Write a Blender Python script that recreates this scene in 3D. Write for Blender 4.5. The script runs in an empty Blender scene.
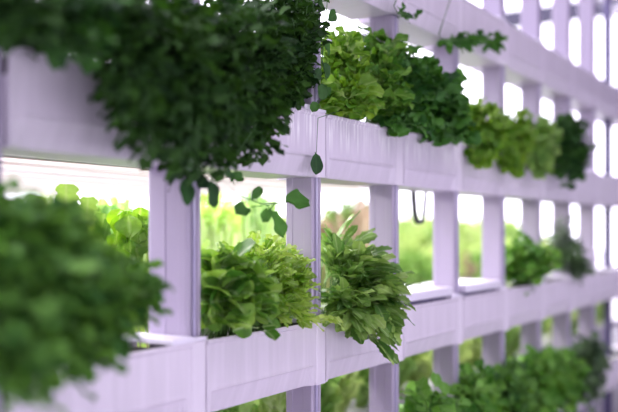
import bpy, math, random
from mathutils import Vector, noise
random.seed(7)
R = random.random
U = random.uniform
SC = bpy.context.scene
COL = SC.collection

# ---------------------------------------------------------------- camera, sky, light, exposure
H = 1.30                                   # camera height
TH = math.atan(546.0 / 858.0)              # the row of posts runs off to the right at this angle
CT, ST = math.cos(TH), math.sin(TH)
cd = bpy.data.cameras.new('camera')
cam = bpy.data.objects.new('camera', cd)
COL.objects.link(cam)
cam.location = (0, 0, H)
cam.rotation_euler = (math.radians(90), 0, math.atan2(-CT, ST))
cd.sensor_width = 36
cd.lens = 36 * 858 / 618
cd.shift_y = 24 / 618
cd.clip_start = .02
cd.dof.use_dof = True
cd.dof.focus_distance = 1.84
cd.dof.aperture_fstop = 1.45
cd.dof.aperture_blades = 0
SC.camera = cam

SC.view_settings.view_transform = 'Standard'
SC.view_settings.look = 'None'
SC.view_settings.gamma = 1
SC.view_settings.use_curve_mapping = False
SC.view_settings.exposure = 0.1
SC.cycles.use_denoising = True
SC.cycles.max_bounces = 8
SC.cycles.sample_clamp_indirect = 8

w = bpy.data.worlds.new('sky'); SC.world = w
w.use_nodes = True
bg = w.node_tree.nodes['Background']
bg.inputs[0].default_value = (0.90, 0.86, 1.0, 1)
bg.inputs[1].default_value = 4.2

def area(name, loc, rot, sx, sy, power, col):
    l = bpy.data.lights.new(name, 'AREA'); l.shape = 'RECTANGLE'
    l.size = sx; l.size_y = sy; l.energy = power; l.color = col
    o = bpy.data.objects.new(name, l); COL.objects.link(o)
    o.location = loc; o.rotation_euler = rot
    return o
# unseen fill light added over the aisle (its fixture is built below)
area('aisle_fill_light', (1.6, -0.6, 2.93), (0, 0, 0), 4.0, .5, 4, (.93, .86, 1.0))

area('bench_fill_light', (4.4, 1.60, H+.275), (0, 0, 0), 7.6, .2, 75, (1.0, .98, .93))  # hidden fill light, added to brighten the nearest bench
# ---------------------------------------------------------------- materials
def new_mat(name):
    m = bpy.data.materials.new(name); m.use_nodes = True
    return m, m.node_tree.nodes, m.node_tree.links

def plastic(name, col, rough=.35, streak=.0, bump=.0):
    m, N, L = new_mat(name)
    b = N['Principled BSDF']
    b.inputs['Roughness'].default_value = rough
    tc = N.new('ShaderNodeTexCoord')
    mp = N.new('ShaderNodeMapping'); mp.inputs['Scale'].default_value = (70, 30, 5)
    nz = N.new('ShaderNodeTexNoise'); nz.inputs['Scale'].default_value = 1; nz.inputs['Detail'].default_value = 4
    L.new(tc.outputs['Object'], mp.inputs[0]); L.new(mp.outputs[0], nz.inputs['Vector'])
    rp = N.new('ShaderNodeValToRGB')
    rp.color_ramp.elements[0].position = .3; rp.color_ramp.elements[1].position = .7
    k = 1 - streak
    rp.color_ramp.elements[0].color = (col[0]*k, col[1]*k, col[2]*k, 1)
    rp.color_ramp.elements[1].color = (*col, 1)
    L.new(nz.outputs['Fac'], rp.inputs[0]); L.new(rp.outputs[0], b.inputs['Base Color'])
    if bump:
        bp = N.new('ShaderNodeBump'); bp.inputs['Strength'].default_value = bump; bp.inputs['Distance'].default_value = .002
        L.new(nz.outputs['Fac'], bp.inputs['Height']); L.new(bp.outputs[0], b.inputs['Normal'])
    return m

def streaked(name, col):
    """trough plastic with pale dried-water streaks running down its upper half"""
    m = plastic(name, col, .33, .08, .2); N = m.node_tree.nodes; L = m.node_tree.links
    b = N['Principled BSDF']; old = b.inputs['Base Color'].links[0].from_socket
    tc = N.new('ShaderNodeTexCoord'); mp = N.new('ShaderNodeMapping'); mp.inputs['Scale'].default_value = (130, 20, 7)
    nz = N.new('ShaderNodeTexNoise'); nz.inputs['Scale'].default_value = 1
    L.new(tc.outputs['Object'], mp.inputs[0]); L.new(mp.outputs[0], nz.inputs['Vector'])
    r = N.new('ShaderNodeMapRange'); r.inputs['From Min'].default_value = .5; r.inputs['From Max'].default_value = .62
    L.new(nz.outputs['Fac'], r.inputs['Value'])
    sx = N.new('ShaderNodeSeparateXYZ'); L.new(tc.outputs['Object'], sx.inputs[0])
    zr = N.new('ShaderNodeMapRange'); zr.inputs['From Min'].default_value = .055; zr.inputs['From Max'].default_value = .10
    L.new(sx.outputs[2], zr.inputs['Value'])
    mu = N.new('ShaderNodeMath'); mu.operation = 'MULTIPLY'; L.new(r.outputs[0], mu.inputs[0]); L.new(zr.outputs[0], mu.inputs[1])
    mx = N.new('ShaderNodeMix'); mx.data_type = 'RGBA'; mx.inputs['B'].default_value = (.93, .90, .95, 1)
    L.new(mu.outputs[0], mx.inputs['Factor']); L.new(old, mx.inputs['A']); L.new(mx.outputs['Result'], b.inputs['Base Color'])
    return m

def simple(name, col, rough=.5, metal=0., noise_amt=.15, scale=20):
    m, N, L = new_mat(name)
    b = N['Principled BSDF']
    b.inputs['Roughness'].default_value = rough; b.inputs['Metallic'].default_value = metal
    nz = N.new('ShaderNodeTexNoise'); nz.inputs['Scale'].default_value = scale
    tc = N.new('ShaderNodeTexCoord'); L.new(tc.outputs['Object'], nz.inputs['Vector'])
    rp = N.new('ShaderNodeValToRGB')
    k = 1 - noise_amt
    rp.color_ramp.elements[0].color = (col[0]*k, col[1]*k, col[2]*k, 1)
    rp.color_ramp.elements[1].color = (*col, 1)
    L.new(nz.outputs['Fac'], rp.inputs[0]); L.new(rp.outputs[0], b.inputs['Base Color'])
    return m

def emit(name, col, s):
    m, N, L = new_mat(name)
    b = N['Principled BSDF']
    b.inputs['Base Color'].default_value = (*col, 1)
    b.inputs['Emission Color'].default_value = (*col, 1)
    b.inputs['Emission Strength'].default_value = s
    return m

def leaf_mat(name, dark, light, pale, trans=.35, rough=.45, veins=.5, spec=.3):
    """leaf colour varies leaf by leaf (attribute r), pale along the midrib (g) and on the stalk (b)"""
    m, N, L = new_mat(name)
    b = N['Principled BSDF']; out = N['Material Output']
    b.inputs['Roughness'].default_value = rough
    b.inputs['Specular IOR Level'].default_value = spec
    at_ = N.new('ShaderNodeAttribute'); at_.attribute_name = 'leaf'
    sp = N.new('ShaderNodeSeparateColor'); L.new(at_.outputs['Color'], sp.inputs[0])
    mx = N.new('ShaderNodeMix'); mx.data_type = 'RGBA'
    mx.inputs['A'].default_value = (*dark, 1); mx.inputs['B'].default_value = (*light, 1)
    L.new(sp.outputs[0], mx.inputs['Factor'])
    # blotches inside the leaf
    nz = N.new('ShaderNodeTexNoise'); nz.inputs['Scale'].default_value = 90
    tc = N.new('ShaderNodeTexCoord'); L.new(tc.outputs['Object'], nz.inputs['Vector'])
    mm = N.new('ShaderNodeMath'); mm.operation = 'MULTIPLY_ADD'; mm.inputs[1].default_value = .5; mm.inputs[2].default_value = .75
    L.new(nz.outputs['Fac'], mm.inputs[0])
    vm = N.new('ShaderNodeVectorMath'); vm.operation = 'SCALE'
    L.new(mx.outputs['Result'], vm.inputs[0]); L.new(mm.outputs[0], vm.inputs['Scale'])
    # midrib
    mr = N.new('ShaderNodeMapRange'); mr.inputs['From Min'].default_value = .0; mr.inputs['From Max'].default_value = .22
    mr.inputs['To Min'].default_value = veins; mr.inputs['To Max'].default_value = 0
    L.new(sp.outputs[1], mr.inputs['Value'])
    mxf = N.new('ShaderNodeMath'); mxf.operation = 'MAXIMUM'
    L.new(mr.outputs[0], mxf.inputs[0]); L.new(sp.outputs[2], mxf.inputs[1])
    m2 = N.new('ShaderNodeMix'); m2.data_type = 'RGBA'
    L.new(mxf.outputs[0], m2.inputs['Factor']); L.new(vm.outputs[0], m2.inputs['A']); m2.inputs['B'].default_value = (*pale, 1)
    L.new(m2.outputs['Result'], b.inputs['Base Color'])
    tr = N.new('ShaderNodeBsdfTranslucent')
    hs = N.new('ShaderNodeHueSaturation'); hs.inputs['Saturation'].default_value = 1.15; hs.inputs['Value'].default_value = 1.3
    hs.inputs['Hue'].default_value = .485
    L.new(m2.outputs['Result'], hs.inputs['Color']); L.new(hs.outputs[0], tr.inputs['Color'])
    ms = N.new('ShaderNodeMixShader'); ms.inputs[0].default_value = trans
    L.new(b.outputs[0], ms.inputs[1]); L.new(tr.outputs[0], ms.inputs[2]); L.new(ms.outputs[0], out.inputs['Surface'])
    return m

M = {}
M['trough'] = plastic('lilac_white_trough_plastic', (.76, .69, .80), .33, .10, .25)
M['trough_streaked'] = streaked('lilac_trough_plastic_with_streaks', (.72, .65, .77))
M['post'] = plastic('lilac_white_post', (.44, .38, .51), .38, .04)
M['strip'] = plastic('post_edge_strip', (.50, .45, .64), .18, .02)
M['collar'] = plastic('trough_collar', (.80, .73, .84), .3, .04)
M['lid'] = plastic('trough_lid', (.84, .79, .92), .35, .03)
M['steel'] = simple('dark_violet_steel', (.14, .12, .24), .35, .4)
M['soil'] = simple('dark_growing_medium', (.035, .028, .03), .9, 0, .5, 120)
M['concrete'] = simple('floor_concrete', (.50, .48, .52), .7, 0, .3, 3)
M['wall'] = simple('wall_paint', (.30, .27, .34), .7, 0, .05, 2)
M['beam'] = simple('beam_dark_steel', (.05, .045, .08), .5, .3)
M['bench'] = simple('bench_white', (.62, .58, .68), .5, 0, .1)
M['hose'] = simple('black_hose', (.03, .03, .035), .5)
M['alu'] = simple('lamp_housing', (.22, .02, .03), .4, .2)
M['alu_blue'] = simple('lamp_housing_blue', (.10, .09, .28), .4, .2)
M['tube'] = emit('lamp_tube_glow', (1.0, .90, .94), 1.55)
M['red_led'] = emit('lamp_red_diode_glow', (1.0, .18, .14), 2.5)
M['panel'] = emit('fill_lamp_glow', (.97, .93, 1.0), 3)

M['herb_dark'] = leaf_mat('dark_trailing_herb_leaf', (.008, .035, .008), (.055, .15, .022), (.08, .2, .05), .25, .6, .3)
M['herb_dark2'] = leaf_mat('dark_shoot_leaf', (.02, .07, .02), (.06, .18, .03), (.08, .2, .06), .3, .5, .2)
M['parsley'] = leaf_mat('parsley_leaf', (.05, .16, .035), (.17, .37, .07), (.2, .42, .12), .35, .5, .3)
M['butter'] = leaf_mat('light_lettuce_leaf', (.13, .31, .04), (.30, .52, .08), (.55, .72, .25), .38, .42, .5)
M['butter2'] = leaf_mat('mid_light_lettuce_leaf', (.07, .22, .03), (.20, .42, .07), (.45, .62, .2), .36, .42, .5)
M['kale'] = leaf_mat('dark_curly_leaf', (.03, .12, .025), (.09, .26, .04), (.15, .33, .1), .3, .5, .3)
M['choy'] = leaf_mat('spoon_leaf', (.09, .26, .04), (.38, .62, .13), (.6, .74, .4), .33, .32, .6, spec=.55)
M['rocket'] = leaf_mat('lobed_salad_leaf', (.20, .40, .05), (.60, .80, .20), (.72, .82, .50), .35, .33, .6, spec=.55)
M['sage'] = leaf_mat('long_greygreen_leaf', (.11, .26, .06), (.40, .60, .17), (.60, .74, .40), .33, .36, .5, spec=.55)
M['backlime'] = leaf_mat('lime_lettuce_leaf', (.34, .50, .14), (.62, .76, .30), (.75, .85, .5), .4, .45, .4)
M['backgreen'] = leaf_mat('green_lettuce_leaf', (.16, .34, .08), (.42, .62, .20), (.45, .65, .2), .38, .45, .4)
M['oak'] = leaf_mat('oak_leaf_lettuce_leaf', (.14, .30, .05), (.30, .48, .10), (.4, .5, .2), .2, .45, .4)
M['lushgreen'] = leaf_mat('lush_herb_leaf', (.08, .26, .04), (.24, .50, .09), (.35, .55, .2), .36, .45, .4)
M['red'] = leaf_mat('red_lettuce_leaf', (.22, .13, .10), (.46, .34, .24), (.5, .42, .3), .3, .45, .4)
M['olive'] = leaf_mat('olive_herb_leaf', (.06, .12, .06), (.16, .26, .12), (.25, .34, .2), .3, .5, .3)
M['stem'] = simple('green_stem', (.12, .26, .06), .5, 0, .2)
M['stem_dark'] = simple('dark_green_stem', (.09, .22, .06), .5, 0, .2)

# ---------------------------------------------------------------- helpers
def link(o, parent=None):
    COL.objects.link(o)
    if parent: o.parent = parent
    return o

def tag(o, label=None, cat=None, group=None, kind=None):
    if label: o['label'] = label
    if cat: o['category'] = cat
    if group: o['group'] = group
    if kind: o['kind'] = kind
    return o

def empty(name, loc, label, cat, group=None):
    o = bpy.data.objects.new(name, None); o.location = loc; o.empty_display_size = .05
    link(o); return tag(o, label, cat, group)

class MB:
    def __init__(s): s.v = []; s.f = []; s.a = []; s.mi = []
    def box(s, x0, x1, y0, y1, z0, z1, mi=0):
        b = len(s.v)
        for x in (x0, x1):
            for y in (y0, y1):
                for z in (z0, z1): s.v.append((x, y, z))
        for q in ((0,1,3,2),(4,6,7,5),(0,4,5,1),(2,3,7,6),(0,2,6,4),(1,5,7,3)):
            s.f.append(tuple(b+i for i in q)); s.mi.append(mi)
    def rings(s, rings, closed=True, caps=True, mi=0):
        b = len(s.v); n = len(rings[0])
        for r in rings: s.v.extend(r)
        for i in range(len(rings)-1):
            for j in range(n if closed else n-1):
                k = (j+1) % n
                s.f.append((b+i*n+j, b+i*n+k, b+(i+1)*n+k, b+(i+1)*n+j)); s.mi.append(mi)
        if caps:
            s.f.append(tuple(b+j for j in reversed(range(n)))); s.mi.append(mi)
            s.f.append(tuple(b+(len(rings)-1)*n+j for j in range(n))); s.mi.append(mi)
    def tube(s, pts, r0, r1=None, n=5):
        r1 = r0 if r1 is None else r1
        rs = []
        for i, p in enumerate(pts):
            p = Vector(p)
            t = (Vector(pts[min(i+1, len(pts)-1)]) - Vector(pts[max(i-1, 0)])).normalized()
            a = t.cross(Vector((.31, .2, .93)) if abs(t.z) < .9 else Vector((1, 0, 0))).normalized()
            c = t.cross(a)
            r = r0 + (r1-r0)*i/(len(pts)-1)
            rs.append([tuple(p + a*math.cos(2*math.pi*k/n)*r + c*math.sin(2*math.pi*k/n)*r) for k in range(n)])
        s.rings(rs)
    def build(s, name, mats, parent=None, smooth=False, loc=None, bevel=0):
        me = bpy.data.meshes.new(name)
        me.from_pydata([tuple(q) for q in s.v], [], s.f)
        for m in (mats if isinstance(mats, (list, tuple)) else [mats]): me.materials.append(m)
        if any(s.mi) and len(s.mi) == len(s.f): me.polygons.foreach_set('material_index', s.mi)
        if smooth: me.polygons.foreach_set('use_smooth', [True]*len(me.polygons))
        if s.a:
            at_ = me.attributes.new('leaf', 'FLOAT_COLOR', 'POINT')
            flat = []
            for c in s.a: flat.extend(c)
            at_.data.foreach_set('color', flat)
        me.update()
        o = bpy.data.objects.new(name, me); link(o, parent)
        if loc: o.location = loc
        if bevel:
            b = o.modifiers.new('bevel', 'BEVEL'); b.width = bevel; b.segments = 2; b.limit_method = 'ANGLE'
        return o

def at(px, py, Y):
    """world point seen at pixel (px, py) of the photograph, on the vertical plane y = Y"""
    u = (px-309)/858
    dx, dy = CT + ST*u, ST - CT*u
    k = Y/dy
    return Vector((k*dx, Y, H + (230-py)/858*k))

# ------------------------------ leaves
def prof(kind, t):
    """half width along the blade, t 0..1"""
    if kind == 'round':
        return math.sqrt(max(0, 1-(2*t-1)**2))*(.82+.18*t) if t < .999 else .05
    if kind == 'spoon':
        return max(.07, (math.sin(math.pi*min(1, t**1.25*.985)))**.65)
    if kind == 'lobed':
        e = math.sin(math.pi*(.06+.92*t**1.2))**.6
        return max(.05, e*(.70+.30*math.cos(2*math.pi*3.5*t+.6)))
    if kind == 'strap':
        e = math.sin(math.pi*(.04+.93*t**1.5))**.55
        return max(.05, e*(.88+.12*math.cos(2*math.pi*5*t)))
    if kind == 'parsley':
        e = math.sin(math.pi*(.05+.92*t**.8))**.6
        return max(.05, e*(.62+.38*math.cos(2*math.pi*2.5*t+.9)))
    if kind == 'oak':
        return max(.1, (t**.8*(1.06-t)**.3)*1.25*(.84+.16*math.cos(2*math.pi*4.5*t)))
    if kind == 'frill':
        e = math.sin(math.pi*(.08+.88*t**1.3))**.5
        return max(.1, e*(.85+.15*math.cos(2*math.pi*6*t)))
    return 1

def add_leaf(mb, P0, P1, P2, L, W, kind, cup=.25, wav=.12, stalk=.0022, roll=0., n=8, tone=None, cols=5, frill=.0, face=0.):
    """leaf whose spine follows the curve P0 P1 P2; the blade is its last L metres, before it a thin stalk"""
    P0, P1, P2 = Vector(P0), Vector(P1), Vector(P2)
    tot = ((P1-P0).length + (P2-P1).length + (P2-P0).length)/2
    sb = max(.02, 1 - L/max(tot, 1e-4))
    tone = R() if tone is None else tone
    ss = [0, sb*.5] if sb > .12 else [0]
    ss += [sb + (1-sb)*i/n for i in range(n+1)]
    cs = [-1, -.5, 0, .5, 1] if cols == 5 else [-1, 0, 1]
    b = len(mb.v); ph = U(0, 6.3); asy = U(-.12, .12)
    m = len(cs)
    for s in ss:
        p = P0*(1-s)**2 + P1*2*s*(1-s) + P2*s*s
        t = ((P1-P0)*(1-s) + (P2-P1)*s).normalized()
        upv = Vector((0, 0, 1)).lerp(Vector((-.35, -.92, .15)), face)
        sd = t.cross(upv)
        if sd.length < .15: sd = sd + Vector((.7, -.3, 0))
        sd.normalize()
        nn = sd.cross(t).normalized()
        c, q = math.cos(roll), math.sin(roll)
        sd, nn = sd*c + nn*q, nn*c - sd*q
        if s < sb:
            hw = stalk; tt = 0
        else:
            tt = (s-sb)/(1-sb)
            hw = max(stalk*.8, W*.5*prof(kind, tt))
        for ci in cs:
            sg = 1 + asy*(1 if ci > 0 else -1)
            hh = cup*hw*abs(ci)**1.5 + (wav*W*math.sin(ph + tt*9 + ci*2.2)*abs(ci) if s >= sb else 0)
            if frill and s >= sb and abs(ci) > .9: hh += frill*W*math.sin(ph+tt*31)
            mb.v.append(p + sd*hw*ci*sg + nn*hh)
            mb.a.append((tone, abs(ci), 1.0 if s < sb else max(0, .55-tt*3), 1))
    for i in range(len(ss)-1):
        for j in range(m-1):
            mb.f.append((b+i*m+j, b+i*m+j+1, b+(i+1)*m+j+1, b+(i+1)*m+j)); mb.mi.append(0)

def in_blob(c, r, shell=.35):
    while True:
        v = Vector((U(-1, 1), U(-1, 1), U(-1, 1)))
        if shell < v.length < 1: return Vector((c[0]+v.x*r[0], c[1]+v.y*r[1], c[2]+v.z*r[2]))

def rosette(mb, crown, blobs, L, W, kind, arch=.35, spread=.02, **kw):
    """leaves rise from the crown, arch over and end inside the blobs (centre, radii, count)"""
    crown = Vector(crown)
    for c, r, n in blobs:
        for _ in range(n):
            T = in_blob(c, r)
            P0 = crown + Vector((U(-1, 1)*spread*2.0, U(-1, 1)*spread, 0))
            d = (T-P0).length
            l = L*U(.65, 1.2)
            P1 = P0.lerp(T, U(.4, .6)) + Vector((0, 0, d*arch*U(.6, 1.5))) + Vector((U(-1, 1), U(-1, 1), 0))*.1*d
            add_leaf(mb, P0, P1, T, l, W*l/L*U(.8, 1.2), kind, roll=U(-.7, .7), **kw)

def bush(lv, st, crown, blobs, leafL, leafW, kind, per=9, arch=.3, spread=.02, start=.35, rad=.0016, al=.6, sag=.5, **kw):
    """stems run from the crown into the blobs and carry small leaves along their length"""
    crown = Vector(crown)
    for c, r, n in blobs:
        for _ in range(n):
            T = in_blob(c, r, .2)
            P0 = crown + Vector((U(-1, 1)*spread*2.5, U(-1, 1)*spread, 0))
            d = (T-P0).length
            P1 = P0.lerp(T, .45) + Vector((U(-.12, .12)*d, U(-.12, .12)*d, d*arch*U(.5, 1.4)))
            pt = lambda s: P0*(1-s)**2 + P1*2*s*(1-s) + T*s*s
            if st is not None: st.tube([pt(i/5) for i in range(6)], rad, rad*.5, 4)
            tn = U(0, 1)
            for k in range(per):
                s = start + (1-start)*(k+U(.2, .9))/per
                p = pt(min(1, s))
                tg = ((P1-P0)*(1-s)+(T-P1)*s).normalized()
                an = k*2.4 + U(-.5, .5)
                o = Vector((math.cos(an), math.sin(an), U(-.2, .6)))
                dr = (tg*al+o).normalized()
                l = leafL*U(.6, 1.25)
                pet = l*.35
                e = p + dr*(l+pet) + Vector((0, 0, -l*U(0, sag)))
                add_leaf(lv, p, p+dr*(l+pet)*.5+Vector((0, 0, l*.1)), e, l, leafW*l/leafL*U(.85, 1.2), kind,
                         roll=U(-.8, .8), tone=min(1, max(0, tn+U(-.35, .35))), stalk=.0009, **kw)

# ---------------------------------------------------------------- the setting
def struct(name, mb, m, **k):
    return tag(mb.build(name, m, **k), kind='structure')
f = MB(); f.box(-6, 26, -1.5, 30, -.05, 0); struct('floor', f, M['concrete'])
f = MB()
f.box(-6, 26, -1.5, -1.4, 0, .62); f.box(-6, 26, -1.5, -1.4, 1.40, 3.0); f.box(-6, -4.5, -1.5, -1.4, .62, 1.40); f.box(3.5, 26, -1.5, -1.4, .62, 1.40)
struct('wall_front', f, M['wall'])
f = MB()
f.box(-4.5, 3.5, -1.48, -1.42, .62, .66); f.box(-4.5, 3.5, -1.48, -1.42, 1.36, 1.40)
for k in range(9): f.box(-4.5+k*1-.02, -4.5+k*1+.02, -1.48, -1.42, .66, 1.36)
struct('fill_window_1', f, M['bench'])  # unseen window, added behind the camera to light the row's front
f = MB(); f.box(-6.1, -6, -1.5, 30, 0, 3.0); struct('wall_left', f, M['wall'])
f = MB(); f.box(-6, 26, -1.5, 1.15, 3.0, 3.08); struct('ceiling', f, M['wall'])  # unseen, added over the aisle to hold back the sky light

# ---------------------------------------------------------------- posts
XR = lambda n: 1.208 + .401*n - (.028 if n == -1 else 0) + (.014 if n == 1 else 0)                    # right edge of post n (0 = the first whole post in the picture)
YF = 1.0
def make_post(n, mats, label, z1=2.98, sx=1, sy=1, sb=1):
    x1 = XR(n); x0 = x1-.04
    e = empty('upright_post', (x0+.02, YF+.04, 0), label, 'post', 'upright posts of the growing wall')
    b = MB()
    # hollow-looking extrusion: side with two shallow grooves, rounded front
    pts = [(-.02, -.034), (-.0195, -.0385), (-.016, -.04), (-.009, -.04), (-.0075, -.033), (.0065, -.033), (.008, -.04),
           (.016, -.04), (.0195, -.0385), (.02, -.034), (.02, .026), (.017, .03), (-.017, .03), (-.02, .026),
           (-.02, .012), (-.0186, .010), (-.0186, -.018), (-.02, -.020)]
    b.rings([[(x*sx, y*sy*(sb if y > .02 else 1), z) for x, y in pts] for z in (0, z1)])
    b.build('post_body', mats[0], e)
    s = MB()
    k = [(-.0005+.0045*math.cos(a), -.0375*sy-.006*math.sin(a)) for a in [math.pi*(q/8) for q in range(9)]]
    s.rings([[(x, y, z) for x, y in k] for z in (.001, z1-.001)])
    s.build('front_bead', mats[1], e, smooth=True)
    q = MB(); q.box(-.045, .045, -.06, .06, 0, .012); q.build('base_plate', mats[0], e, bevel=.002)
    return e
ordn = ['first', 'second', 'third', 'fourth', 'fifth', 'sixth', 'seventh', 'eighth', 'ninth', 'tenth']
plab = {-1: 'white upright post hidden behind the big parsley, at the picture\'s left edge',
        0: 'wide white upright post just right of the big blurred parsley',
        1: 'white upright post between the spoon-leaved greens and the long grey-green leaves',
        2: 'white upright post just right of the long drooping grey-green leaves',
        3: 'white upright post between the two flat trough lids',
        4: 'white upright post directly right of the second, farther trough lid',
        5: 'white upright post behind the bushy herb in the far lower trough',
        6: 'white upright post second from the dark violet steel post',
        7: 'last white upright post before the dark violet steel post'}
for n in range(-1, 8): make_post(n, (M['post'], M['strip']), plab[n], sb=1.8 if n == 0 else 1)
make_post(8, (M['steel'], M['steel']), 'dark violet steel upright post near the far end of the row', sx=.9, sy=.5)
make_post(9, (M['post'], M['strip']), 'white upright post beyond the dark violet steel post')

# ---------------------------------------------------------------- troughs
TIER = {0: (H-.775, H-.635), 1: (H-.338, H-.199), 2: (H+.115, H+.257), 3: (H+.553, H+.695)}
TNAME = {0: 'bottom', 1: 'lower middle', 2: 'upper middle', 3: 'top'}
Y0, Y1 = .988, 1.125
def make_trough(n, tier, label):
    zb, zt = TIER[tier]
    xa, xb = XR(n)+.001, XR(n+1)-.041
    Lx = xb-xa
    e = empty('growing_trough', (xa, Y0, zb), label, 'trough', 'white growing troughs, %s tier' % TNAME[tier])
    h = zt-zb; led = .044; D = Y1-Y0
    def ring(x, r):
        return [(x, -.003, h), (x, -.0035, h-.004), (x, -.003, h-.007), (x, .0005, h-.010), (x, 0, led+.006), (x, -.0018*r, led+.001),
                (x, .002*r, led-.003), (x, .013*r, .006), (x, .002+.013*r, .001), (x, .006+.013*r, 0),
                (x, D-.006, 0), (x, D, .006), (x, D, h), (x, D-.004, h), (x, D-.006, h-.04), (x, .006, h-.04), (x, .004, h)]
    st = [(0, 0), (.008, 0), (.014, .3), (.022, .75), (.034, 1), (Lx-.034, 1), (Lx-.022, .75), (Lx-.014, .3), (Lx-.008, 0), (Lx, 0)]
    b = MB(); b.rings([ring(x, r) for x, r in st]); b.build('trough_body', M['trough_streaked' if tier == 2 and n in (0, 1, 2) else 'trough'], e)
    s = MB(); s.box(.004, Lx-.004, .008, D-.008, h-.0395, h-.016); s.build('growing_medium', M['soil'], e)
    c = MB()                                       # joint cover in front of the post at the trough's far end
    c.rings([[(x, y, z) for x, y in ((Lx+.001, .0004), (Lx+.005, -.0016), (Lx+.035, -.0016), (Lx+.039, .0004), (Lx+.039, .0105), (Lx+.001, .0105))] for z in (0, h)])
    c.build('joint_cover', M['collar'], e, bevel=.0008)
    q = MB(); q.box(Lx-.055, Lx-.0005, -.006, D, h+.0005, h+.011); q.box(Lx-.0005, Lx+.040, -.002, .0085, h+.0005, h+.008)
    q.build('end_saddle', M['lid'], e, bevel=.002)
    return e
what = {(1, -2): 'white trough at the very left behind the big parsley',
        (1, -1): 'white lower trough under the big blurred parsley',
        (1, 0): 'white lower trough holding the spoon-leaved and lobed salad greens, sharpest in the picture',
        (1, 1): 'white lower trough holding the long drooping grey-green leaves',
        (1, 2): 'white lower trough closed by the nearer flat lid',
        (1, 3): 'white lower trough closed by the farther flat lid',
        (2, -2): 'white upper trough at the very top left corner under dark blurred herbs',
        (2, -1): 'white upper trough with bare front at left, half covered by dark trailing herbs',
        (2, 0): 'white upper trough mostly hidden by the curtain of dark trailing herbs',
        (2, 1): 'white streaked upper trough below the light green lettuce',
        (2, 2): 'white upper trough below the dark curly greens',
        (3, 1): 'white top-tier trough whose underside just enters the picture above the light lettuce',
        (3, 2): 'white top-tier trough with the dark trailing sprig under its edge'}
for tier, rng in ((1, range(-1, 9)), (2, range(-1, 9)), (3, range(1, 9)), (0, range(2, 9))):
    for n in rng:
        lab = what.get((tier, n))
        if not lab:
            k = 7-n
            pos = 'just beyond the dark steel post' if k < 0 else 'touching the dark steel post' if k == 0 else '%s before the dark steel post' % ordn[k]
            lab = 'white trough in the %s tier, %s' % (TNAME[tier], pos)
        make_trough(n, tier, lab)

def make_lid(n, label):
    zb, zt = TIER[1]
    x0, x1 = XR(n)+.004, XR(n+1)-.10
    b = MB()
    y0, y1 = Y0-.012, Y1+.01
    b.box(x0, x1, y0, y1, .010, .034)
    o = b.build('trough_lid', M['lid'], loc=(0, 0, zt+.001), bevel=.006)
    tag(o, label, 'lid', 'flat lids on the lower trough')
    r = MB(); r.box(x0+.012, x1-.012, y0+.02, y1-.02, 0, .0105); r.build('lid_gap_shade', M['steel'], o)  # dark strip standing in for the shadow gap under the lid
make_lid(2, 'flat white lid closing the empty trough right of the drooping leaves, nearer of two')
make_lid(3, 'flat white lid on the lower trough, farther of two')

# ---------------------------------------------------------------- plants in the row
def soil(px, tier, Y=1.055):
    """crown point in the trough of a tier, in the column px of the picture"""
    p = at(px, 230, Y); p.z = TIER[tier][1]-.016
    return p
def blob(px, py, Y, rx, ry, rz, n):
    return (at(px, py, Y), (rx, ry, rz), n)

def plant(name, crown, label, cat, group, mats, leaves, stems=None):
    e = empty(name, crown, label, cat, group)
    for mb in (leaves, stems):
        if mb: mb.v = [Vector(v)-crown for v in mb.v]
    leaves.build('foliage', mats[0], e, smooth=True)
    if stems: stems.build('stems', mats[1], e, smooth=True)
    return e

def P_bush(name, px, tier, blobs, lab, cat, grp, mat, stemmat, L, W, kind, Y=1.055, **kw):
    c = soil(px, tier, Y); lv, st = MB(), MB()
    bush(lv, st, c, blobs, L, W, kind, **kw)
    return plant(name, c, lab, cat, grp, (M[mat], M[stemmat]), lv, st)
def P_ros(name, px, tier, blobs, lab, cat, grp, mat, L, W, kind, Y=1.055, **kw):
    c = soil(px, tier, Y); lv = MB()
    rosette(lv, c, blobs, L, W, kind, **kw)
    return plant(name, c, lab, cat, grp, (M[mat],), lv)

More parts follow.
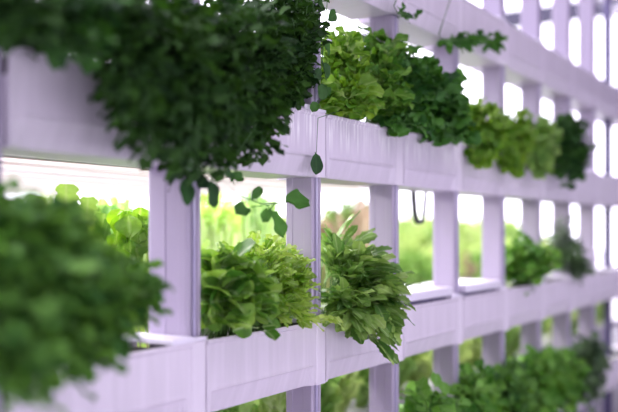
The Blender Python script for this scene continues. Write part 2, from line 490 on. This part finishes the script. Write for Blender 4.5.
# -- upper tier, dark trailing herbs
G = 'dark trailing herbs in the upper trough'
dk = dict(per=12, n=4, cols=3, arch=.35, face=.2)
P_bush('trailing_herb', -25, 2, [blob(-5, -5, .88, .09, .05, .05, 20), blob(28, 15, .87, .06, .05, .035, 30), blob(38, 32, .86, .04, .03, .02, 14), blob(30, 40, .99, .07, .02, .03, 16)],
       'dark blurred herb in the top left corner above the bare trough front', 'herb', G, 'herb_dark', 'stem_dark', .026, .018, 'round', **dk)
P_bush('trailing_herb', 70, 2, [blob(78, 18, .87, .06, .05, .05, 34), blob(80, 44, .86, .035, .03, .022, 16), blob(115, -5, .9, .07, .05, .05, 20)],
       'dark herb with brighter green tips hanging over the bare trough front', 'herb', G, 'herb_dark2', 'stem_dark', .026, .019, 'round', **dk)
for i, (px, bl, lab) in enumerate((
    (135, [blob(140, 55, .87, .055, .06, .09, 40), blob(130, 105, .87, .028, .04, .05, 22), blob(150, 140, .88, .04, .04, .03, 18), blob(158, 150, .88, .03, .03, .012, 6), blob(113, 90, .87, .01, .03, .05, 6), blob(150, 2, 1.0, .07, .05, .06, 16)],
     'dark trailing herb at the left of the hanging curtain, beside the bare trough front'),
    (180, [blob(185, 60, .86, .06, .06, .10, 36), blob(180, 130, .86, .04, .04, .04, 34), blob(183, 172, .93, .016, .02, .02, 6), blob(190, 2, 1.0, .07, .05, .06, 16)],
     'dark trailing herb whose round leaves hang before the wide white post'),
    (225, [blob(228, 50, .88, .06, .07, .11, 36), blob(215, 130, .87, .045, .05, .04, 34), blob(212, 172, .90, .05, .03, .015, 16), blob(190, 160, .88, .04, .03, .02, 14), blob(235, 2, 1.0, .07, .05, .06, 16)],
     'dark trailing herb in the middle of the hanging curtain'),
    (262, [blob(265, 45, .91, .05, .06, .11, 34), blob(258, 118, .91, .035, .04, .035, 28), blob(252, 155, .92, .04, .03, .02, 18), blob(275, 2, 1.0, .07, .05, .06, 16)],
     'dark trailing herb right of the curtain\'s middle, over the sloping trough edge'),
    (290, [blob(295, 40, .96, .035, .04, .10, 34), blob(285, 98, .95, .025, .03, .03, 18), blob(314, 45, .985, .010, .03, .10, 12), blob(298, 2, 1.0, .07, .05, .06, 16)],
     'dark trailing herb at the right end of the curtain, touching the light lettuce'))):
    P_bush('trailing_herb', px, 2, bl, lab, 'herb', G, 'herb_dark', 'stem_dark', .027, .020, 'round', **dk)
# loose hanging sprig below the curtain
lv, st = MB(), MB()
c = soil(236, 2)
path = [c, c+Vector((-.02, -.11, .02)), at(222, 178, .90), at(240, 196, .93), at(262, 204, .95), at(300, 201, .96)]
st.tube(path, .0016, .001, 5)
for px, py, tx, ty, s in ((266, 206, 309, 201, .075), (262, 206, 235, 214, .05), (266, 204, 284, 238, .06), (250, 200, 262, 188, .035),
                          (186, 176, 187, 206, .048), (211, 178, 214, 208, .048), (235, 186, 226, 172, .035), (222, 178, 244, 178, .035), (276, 203, 262, 222, .04)):
    a, b_ = at(px, py, .95), at(tx, ty, .94)
    add_leaf(lv, a, a.lerp(b_, .5)+Vector((0, 0, .006)), b_, s, s*.62, 'round', stalk=.0012, roll=U(-.3, .3), face=.9)
plant('hanging_sprig', c, 'loose dark sprig dangling below the herb curtain over the salad greens', 'sprig', None, (M['herb_dark2'], M['stem_dark']), lv, st)
# crisp round leaves on the post edge
lv, st = MB(), MB()
c = soil(308, 2)
st.tube([c, c+Vector((.02, -.05, .05)), at(322, 60, .97), at(326, 20, .97), at(327, 2, .97)], .0015, .001, 5)
st.tube([c, c+Vector((.02, -.08, .03)), at(318, 118, .975), at(316, 160, .975)], .0012, .0008, 5)
for px, py, tx, ty, s in ((322, 60, 328, 78, .035), (322, 40, 329, 55, .035), (326, 22, 336, 14, .04), (326, 12, 316, 2, .04), (322, 66, 314, 80, .035),
                          (318, 80, 323, 100, .035), (315, 152, 316, 175, .045), (322, 84, 330, 96, .03), (321, 30, 313, 40, .035), (318, 100, 312, 112, .03)):
    a, b_ = at(px, py, .972), at(tx, ty, .97)
    add_leaf(lv, a, a.lerp(b_, .5)+Vector((0, -.004, .004)), b_, s, s*.75, 'round', stalk=.001, roll=U(-.3, .3), wav=.06, face=.95)
plant('climbing_shoot', c, 'thin shoot with single round leaves running along the sharp white post edge', 'shoot', None, (M['herb_dark2'], M['stem_dark']), lv, st)

# -- upper tier, light lettuce and dark curly greens
G = 'salad greens in the upper trough beyond the sharp post'
fr = dict(face=.4, per=7, n=6, cols=5, arch=.25, start=.3, wav=.16, frill=.06, spread=.02)
P_bush('lettuce', 342, 2, [blob(342, 62, 1.02, .035, .06, .07, 34), blob(348, 100, .965, .05, .03, .04, 34)],
       'light green lettuce touching the dark trailing herbs, lightest in the upper trough', 'lettuce', G, 'butter', 'stem', .042, .034, 'frill', **fr)
P_bush('lettuce', 374, 2, [blob(378, 55, 1.02, .05, .06, .06, 40), blob(385, 95, .96, .05, .04, .05, 40)],
       'light green lettuce in the upper trough beside the dark curly greens', 'lettuce', G, 'butter2', 'stem', .042, .034, 'frill', **fr)
P_bush('curly_greens', 405, 2, [blob(410, 78, .98, .06, .06, .07, 56), blob(408, 118, .94, .06, .03, .04, 34)],
       'dark curly greens rising beside the light lettuce', 'leaf vegetable', G, 'kale', 'stem_dark', .042, .036, 'frill', **fr)
P_bush('curly_greens', 428, 2, [blob(438, 95, .94, .065, .05, .06, 56), blob(448, 132, .92, .05, .03, .035, 34)],
       'dark curly greens drooping lowest over the upper trough', 'leaf vegetable', G, 'kale', 'stem_dark', .042, .036, 'frill', **fr)
# -- upper tier far
G = 'blurred greens in the far upper troughs'
for px, py, mat, lab in ((482, 130, 'butter', 'small blurred light green clump left of the bigger bright clump in the far upper trough'),
                    (512, 138, 'butter', 'bright green blurred clump hanging over the far upper trough'),
                    (538, 142, 'backgreen', 'mid green blurred clump between the bright and the dark far clumps')):
    P_ros('salad_clump', px-3, 2, [blob(px, py, .96, .09, .08, .10, 110), blob(px+2, py+24, .93, .06, .04, .06, 50)], lab, 'leaf vegetable', G, mat, .06, .045, 'frill', n=5, cols=3)
P_bush('dark_herb_clump', 566, 2, [blob(570, 148, .93, .22, .07, .14, 100), blob(572, 170, .9, .12, .04, .07, 30)],
       'dark blurred herb clump in the far upper trough before the dark steel post', 'herb', G, 'herb_dark2', 'stem_dark', .035, .026, 'round', per=10, n=4, cols=3)

# -- top tier
G = 'dark sprigs drooping from the top trough'
def droop(pts, Y, lab, n, s):
    lv, st = MB(), MB()
    c = at(pts[0][0]-12, 230, 1.055); c.z = TIER[3][1]-.016
    P = [c, Vector((c.x, .975, TIER[3][1]+.03)), at(pts[0][0]-4, pts[0][1]-8, Y)] + [at(x, y, Y) for x, y in pts]
    st.tube(P, .002, .001, 4)
    for i in range(n):
        k = U(0, len(pts)-1.001); j = int(k); a = at(*pts[j], Y).lerp(at(*pts[j+1], Y), k-j)
        o = Vector((U(-1, 1), U(-1, .6), U(-.7, .5))).normalized()
        add_leaf(lv, a, a+o*s*.6+Vector((0, 0, .01)), a+o*s*1.2, s, s*.7, 'frill', n=4, cols=3, stalk=.001, roll=U(-1, 1))
    plant('drooping_sprig', c, lab, 'sprig', G, (M['kale'], M['stem_dark']), lv, st)
droop([(443, 42), (460, 41), (480, 41), (498, 44)], .955, 'dark leafy sprig lying along the lower edge of the top trough', 70, .034)
droop([(398, 14), (408, 16), (416, 20)], .96, 'short dark leaf tip hanging below the top trough near the light lettuce', 14, .026)

# -- lower tier foreground parsley
G = 'parsley plants in the lower trough at left'
pk = dict(per=11, n=5, cols=3, arch=.45)
for px, bl, lab in (
    (-40, [blob(0, 290, .82, .09, .08, .09, 50), blob(10, 372, .80, .06, .05, .04, 30), blob(5, 226, .86, .05, .06, .035, 34)],
     'blurred parsley filling the left edge, leftmost of the three'),
    (30, [blob(45, 285, .84, .08, .08, .09, 56), blob(45, 365, .82, .06, .05, .035, 34), blob(40, 246, .88, .05, .05, .03, 28)],
     'blurred parsley in the middle of the big parsley mass'),
    (85, [blob(84, 298, .88, .055, .06, .05, 54), blob(90, 332, .86, .05, .04, .035, 34), blob(130, 300, .88, .035, .03, .05, 22)],
     'blurred parsley nearest the wide white post, rightmost of the three')):
    P_bush('parsley', px, 1, bl, lab, 'parsley', G, 'parsley', 'stem', .034, .032, 'parsley', **pk)

# -- lower tier sharp greens
G = 'salad greens in the sharp lower trough'
sg = dict(cup=.35, wav=.05, n=9, cols=5, arch=.3, spread=.025, per=3, start=.5, al=.9, sag=.3, face=.6)
P_bush('spoon_greens', 222, 1, [blob(222, 268, 1.04, .018, .04, .03, 16), blob(222, 298, 1.0, .018, .03, .03, 20), blob(224, 322, .985, .016, .015, .008, 10)],
      'smooth spoon-leaved greens right of the wide white post', 'leaf vegetable', G, 'choy', 'stem', .052, .042, 'round', **sg)
P_bush('spoon_greens', 238, 1, [blob(242, 288, 1.0, .026, .035, .025, 18), blob(246, 312, .98, .024, .02, .015, 18), blob(262, 332, .968, .006, .004, .004, 1)],
      'spoon-leaved greens with one leaf lying over the trough rim, beside the lobed salad', 'leaf vegetable', G, 'choy', 'stem', .052, .042, 'round', **sg)
sg = dict(cup=.25, n=10, cols=5, arch=.3, spread=.03, per=3, start=.5, al=1.3, sag=.3, wav=.1, face=.4)
P_bush('lobed_salad', 264, 1, [blob(258, 258, 1.05, .045, .05, .02, 26), blob(270, 282, 1.0, .035, .03, .03, 32), blob(280, 312, .975, .03, .02, .012, 18)],
      'bright lobed salad leaves behind the spoon-leaved greens', 'leaf vegetable', G, 'rocket', 'stem', .052, .024, 'lobed', **sg)
P_bush('lobed_salad', 286, 1, [blob(284, 268, 1.03, .024, .04, .018, 24), blob(290, 290, .995, .022, .025, .025, 28), blob(292, 314, .975, .022, .012, .01, 14), blob(322, 322, .962, .012, .008, .006, 3)],
      'lobed salad leaves reaching across the sharp post strip over the rim', 'leaf vegetable', G, 'rocket', 'stem', .052, .024, 'lobed', **sg)
G = 'long-leaved greens in the lower trough'
sg = dict(cup=.25, n=10, cols=5, spread=.03, wav=.06, per=3, start=.45, al=1.5, sag=.3, face=.3)
P_bush('long_leaf_greens', 338, 1, [blob(338, 246, 1.05, .02, .04, .018, 12), blob(346, 268, 1.0, .026, .04, .03, 20), blob(346, 300, .975, .022, .03, .025, 20)],
      'upright long grey-green leaves right of the sharp post strip', 'leaf vegetable', G, 'sage', 'stem', .070, .027, 'strap', arch=.25, **sg)
P_bush('long_leaf_greens', 346, 1, [blob(356, 266, 1.0, .025, .04, .02, 18), blob(368, 290, .95, .035, .03, .025, 24), blob(358, 318, .94, .035, .02, .02, 18), blob(366, 338, .935, .014, .01, .008, 6)],
      'long grey-green leaves drooping furthest over the lower trough edge', 'leaf vegetable', G, 'sage', 'stem', .070, .027, 'strap', arch=.3, **sg)
P_bush('long_leaf_greens', 362, 1, [blob(370, 284, .97, .03, .04, .02, 18), blob(378, 305, .935, .032, .03, .02, 28), blob(374, 324, .93, .032, .02, .016, 20)],
      'long grey-green leaves sweeping to the right before the next white post', 'leaf vegetable', G, 'sage', 'stem', .070, .027, 'strap', arch=.3, **sg)

# -- standing close behind the row, on the nearest bench
def behind(name, px, Y, blobs, lab, cat, grp, mat, L, W, kind, **kw):
    c = at(px, 230, Y); c.z = BZ[0]+.001
    lv = MB(); rosette(lv, c, blobs, L, W, kind, **kw)
    return plant(name, c, lab, cat, grp, (M[mat],), lv)
G = 'tall greens on the nearest bench, seen through the row'
BZ = [H-.60, H-.42, H-.36, H-.30]
tk = dict(arch=.12, spread=.04, n=7, cols=5)
behind('oak_leaf_lettuce', 62, 1.45, [blob(64, 205, 1.42, .012, .03, .02, 3), blob(85, 225, 1.42, .06, .05, .05, 26), blob(30, 215, 1.45, .08, .05, .05, 30)],
       'lime oak-leaf lettuce with one scalloped leaf standing up over the parsley', 'lettuce', G, 'oak', .09, .062, 'oak', face=.6, **tk)
behind('round_leaf_greens', 125, 1.32, [blob(132, 225, 1.30, .04, .04, .05, 22), blob(120, 265, 1.28, .05, .04, .06, 30)],
       'pale round-leaved greens peeking between the parsley and the wide white post', 'leaf vegetable', G, 'butter', .07, .062, 'spoon', face=.8, **tk)
e_ = bpy.data.objects['oak_leaf_lettuce']
lv = MB()
for (a, b_, s_, ww) in (((66, 262), (66, 184), .085, .075), ((84, 262), (88, 197), .07, .06), ((40, 262), (36, 196), .07, .06)):
    p, q = at(*a, 1.33)-e_.location, at(*b_, 1.33)-e_.location
    add_leaf(lv, p, p.lerp(q, .5), q, s_, ww, 'oak', face=.95, n=14, roll=.15, tone=.8, wav=.05)
lv.build('standing_leaf', M['oak'], e_, smooth=True)
behind('mixed_lettuce', 105, 1.75, [blob(110, 215, 1.75, .12, .08, .06, 60), blob(110, 260, 1.7, .12, .08, .12, 60)],
       'muted green lettuce behind the pale round-leaved greens at left', 'lettuce', G, 'sage', .09, .06, 'frill', **tk)
behind('tall_herb', 215, 1.75, [blob(215, 215, 1.75, .12, .08, .08, 150), blob(215, 270, 1.7, .10, .08, .12, 50)],
       'blurred yellow-green herb right of the wide white post, behind the row', 'herb', G, 'rocket', .05, .035, 'lobed', face=.5, **tk)
behind('tall_herb', 255, 1.85, [blob(255, 210, 1.85, .12, .08, .07, 150), blob(255, 260, 1.8, .12, .08, .14, 60)],
       'blurred muted herb behind the row, left of the sharp post', 'herb', G, 'sage', .05, .035, 'lobed', face=.5, **tk)
behind('red_tinged_lettuce', 345, 1.9, [blob(332, 225, 1.9, .08, .08, .06, 40), blob(364, 212, 1.9, .06, .08, .07, 36), blob(350, 260, 1.85, .14, .08, .12, 60)],
       'blurred red-tinged lettuce behind the row, right of the sharp post', 'lettuce', G, 'red', .045, .035, 'frill', face=.5, **tk)
behind('tall_herb', 365, 2.05, [blob(350, 212, 2.05, .2, .08, .08, 140), blob(350, 250, 2.0, .2, .08, .12, 90)],
       'blurred olive herb mixed with the red-tinged lettuce behind the row', 'herb', G, 'sage', .05, .035, 'lobed', face=.5, **tk)

# -- lower tier far
G = 'blurred herbs in the far lower troughs'
P_bush('herb_clump', 520, 1, [blob(522, 265, .99, .13, .08, .09, 60), blob(545, 262, .97, .1, .05, .05, 20)],
       'bushy bright green herb in the far lower trough', 'herb', G, 'lushgreen', 'stem', .04, .034, 'round', per=9, n=4, cols=3)
P_bush('herb_clump', 562, 1, [blob(566, 250, 1.0, .15, .08, .13, 54), blob(580, 268, .96, .1, .05, .06, 20)],
       'taller olive herb in the far lower trough beside the bushy bright one', 'herb', G, 'olive', 'stem', .035, .022, 'round', per=9, n=4, cols=3)
P_bush('dangling_sprig', 533, 1, [blob(533, 292, .965, .02, .01, .04, 6)],
       'tiny sprig dangling over the far lower trough front', 'sprig', None, 'parsley', 'stem', .022, .018, 'round', per=4, n=4, cols=3)
# -- bottom tier
G = 'blurred herbs in the bottom troughs'
for i, (px, py, mat, lab) in enumerate(((425, 425, 'lushgreen', 'first herb clump of the bottom tier, only its tips entering the picture'),
                      (470, 402, 'lushgreen', 'second herb clump of the bottom tier from the left'),
                      (505, 388, 'parsley', 'dense mid green clump of the bottom tier below the lids'),
                      (535, 382, 'lushgreen', 'dense mid green clump of the bottom tier just right of the other one'),
                      (560, 378, 'lushgreen', 'bottom tier clump next to the olive one'),
                      (586, 366, 'olive', 'olive clump of the bottom tier before the last white post'))):
    P_bush('bottom_herb', px, 0, [blob(px, py, .97, .14, .08, .10, 46), blob(px, py+32, .93, .12, .04, .08, 26)], lab, 'herb', G, mat, 'stem', .045, .038, 'round', per=9, n=4, cols=3, face=.4)

# ---------------------------------------------------------------- benches behind the row, with lettuces
def bench(y0, y1, z, x0, x1, label):
    e = empty('growing_bench', ((x0+x1)/2, (y0+y1)/2, 0), label, 'bench', 'white growing benches behind the row')
    hx, hy = (x1-x0)/2, (y1-y0)/2
    b = MB(); b.box(-hx, hx, -hy, hy, z-.06, z); b.build('tray', M['bench'], e)
    for i in range(5):
        for s in (-1, 1):
            q = MB(); x = -hx+.1 + i*(2*hx-.2)/4
            q.box(x-.02, x+.02, s*(hy-.05)-.02, s*(hy-.05)+.02, 0, z-.0605); q.build('leg', M['bench'], e)
    return e
BY = [(1.35, 2.1), (2.3, 3.3), (3.6, 5.0), (5.4, 7.4)]
for (y0, y1), z, x1, t in zip(BY, BZ, (8, 11, 15, 20), ('nearest to the growing wall', 'second from the growing wall', 'third from the growing wall', 'farthest from the growing wall')):
    bench(y0, y1, z, -.5, x1, 'long white growing bench full of lettuce, ' + t)

def lettuce_mesh(mat, kind, L, W, n, rad, hgt):
    mb = MB()
    rosette(mb, (0, 0, 0), [((0, 0, hgt*.6), (rad, rad, hgt*.45), n), ((0, 0, hgt*.8), (rad*.6, rad*.6, hgt*.35), n//2)], L, W, kind, arch=.2, spread=.01, n=5, cols=3, wav=.16)
    o = mb.build('bench_lettuce', M[mat], smooth=True)
    return o
protos = [lettuce_mesh('backlime', 'frill', .11, .09, 60, .15, .26), lettuce_mesh('backgreen', 'frill', .11, .085, 60, .15, .28),
          lettuce_mesh('red', 'lobed', .11, .07, 50, .14, .24), lettuce_mesh('backlime', 'lobed', .12, .06, 64, .15, .30)]
labs = ['lime green frilly lettuce on the benches behind the row', 'mid green frilly lettuce on the benches behind the row',
        'dull red lobed lettuce on the benches behind the row', 'tall lime lobed lettuce on the benches behind the row']
grp = ['lime frilly bench lettuces', 'green frilly bench lettuces', 'red bench lettuces', 'tall lime bench lettuces']
first = [True]*4
rr = random.Random(3)
bn = ['nearest', 'second', 'third', 'farthest']
def visible(x, y, z):
    zc = x*CT + y*ST
    if zc < .5: return False
    px = 309 + 858*(x*ST - y*CT)/zc; py = 230 - 858*(z-H)/zc
    return -30 < px < 650 and py < 470
for bi, ((y0, y1), z) in enumerate(zip(BY, BZ)):
    stp = (.185, .27, .40, .62)[bi]
    y = y0+(.02 if bi == 0 else .12)
    while y < y1-.05:
        x = .3
        while x < (5.5, 8.5, 12, 16)[bi]:
            xx, yy = x+rr.uniform(-.04, .04), y+rr.uniform(-.04, .04)
            k = rr.choices((0, 1, 2, 3), ((5, 5, .5, 3), (5, 3, 1, 4), (4, 3, 1, 4), (4, 3, 1.5, 4))[bi])[0]
            if visible(xx, yy, z+.2):
                if first[k]: o = protos[k]; first[k] = False
                else:
                    o = protos[k].copy(); COL.objects.link(o)
                o.location = (xx, yy, z+.001)
                s = rr.uniform(.85, 1.15)*(.72, .85, 1.2, 1.7)[bi]
                o.scale = (s, s, s*(1.3, 1.25, 1.1, 1)[bi]); o.rotation_euler = (0, 0, rr.uniform(0, 6.28))
                tag(o, labs[k].replace('on the benches behind the row', 'on the %s bench behind the row' % bn[bi]), 'lettuce', grp[k] + ', ' + bn[bi])
            x += stp
        y += stp

# ---------------------------------------------------------------- lamps
for i in range(11):
    y, z = 2.02+.24*i, H+.225
    e = empty('grow_light', (1.0, y, z), 'slim grow light bar behind the row, %s from the growing wall' % (ordn+['eleventh', 'twelfth'])[i], 'lamp', 'grow light bars low over the benches')
    h_ = MB(); h_.box(-2, 3.4, -.115, .115, 0, .015); h_.build('housing', M['alu' if i % 3 else 'alu_blue'], e)
    t = MB(); t.box(-1.98, 3.38, -.04, .04, -.004, -.0005); t.build('tube', M['tube'], e)
    for xx in (-1.5, 3.0):
        q = MB(); q.box(xx-.002, xx+.002, -.002, .002, .0205, 3.0-z); q.build('hanging_wire', M['hose'], e)
for k, xx in enumerate((-.5, 4.0)):
    f = MB(); f.box(xx-.02, xx+.02, 1.15, 4.6, 3.0, 3.05); struct('trim_%d' % (k+3), f, M['bench'])
# unseen lamp panel, added above the aisle as front fill
def fill_lamp(x0, x1, y0, y1, z, label):
    b = MB(); b.box(x0-.03, x1+.03, y0-.03, y1+.03, z+.005, 3.0-.001)
    o = b.build('aisle_fill_lamp', M['bench']); tag(o, label, 'lamp')
    d = MB(); d.box(x0, x1, y0, y1, z-.002, z+.0045); d.build('diffuser', M['panel'], o)
fill_lamp(-.4, 3.6, -.85, -.35, 2.96, 'long unseen fill lamp added over the aisle')

e = empty('hidden_fill_lamp', (4.4, 1.60, H+.28), 'long slim fill lamp added close over the nearest bench, hidden behind the upper trough', 'lamp')  # added out of sight to carry the bench fill light
b = MB(); b.box(-3.85, 3.85, -.12, .12, 0, .03); b.build('lamp_housing', M['bench'], e)
for xx in (-3.5, 3.5):
    b = MB(); b.box(xx-.002, xx+.002, -.002, .002, .0305, 3.0-H-.281); b.build('hanging_wire', M['hose'], e)
f = MB(); f.box(.6, 8.2, 1.58, 1.62, 3.0, 3.05); f.box(.6, .64, 1.15, 1.58, 3.0, 3.05); f.box(8.16, 8.2, 1.15, 1.58, 3.0, 3.05); struct('trim_2', f, M['bench'])
# distant dark roof beam on two columns, and the loop of hose
f = MB(); f.box(12, 12.15, 1.3, 14, H+2.92, H+3.18); f.box(12, 12.15, 13.85, 14, 0, H+2.92); f.box(12, 12.15, 1.3, 1.42, 0, H+2.92); struct('trim_1', f, M['beam'])
lv = MB()
pts = []
for i in range(17):
    a = i/16
    x = 413 + 13*a
    y = 186 + 36*(1-(2*a-1)**4)
    pts.append(at(x, y, 1.12))
lv.tube(pts, .009, .006, 8)
tag(lv.build('hose_loop', M['hose'], smooth=True), 'small dark hose loop hanging below the upper trough above the nearer lid', 'hose')
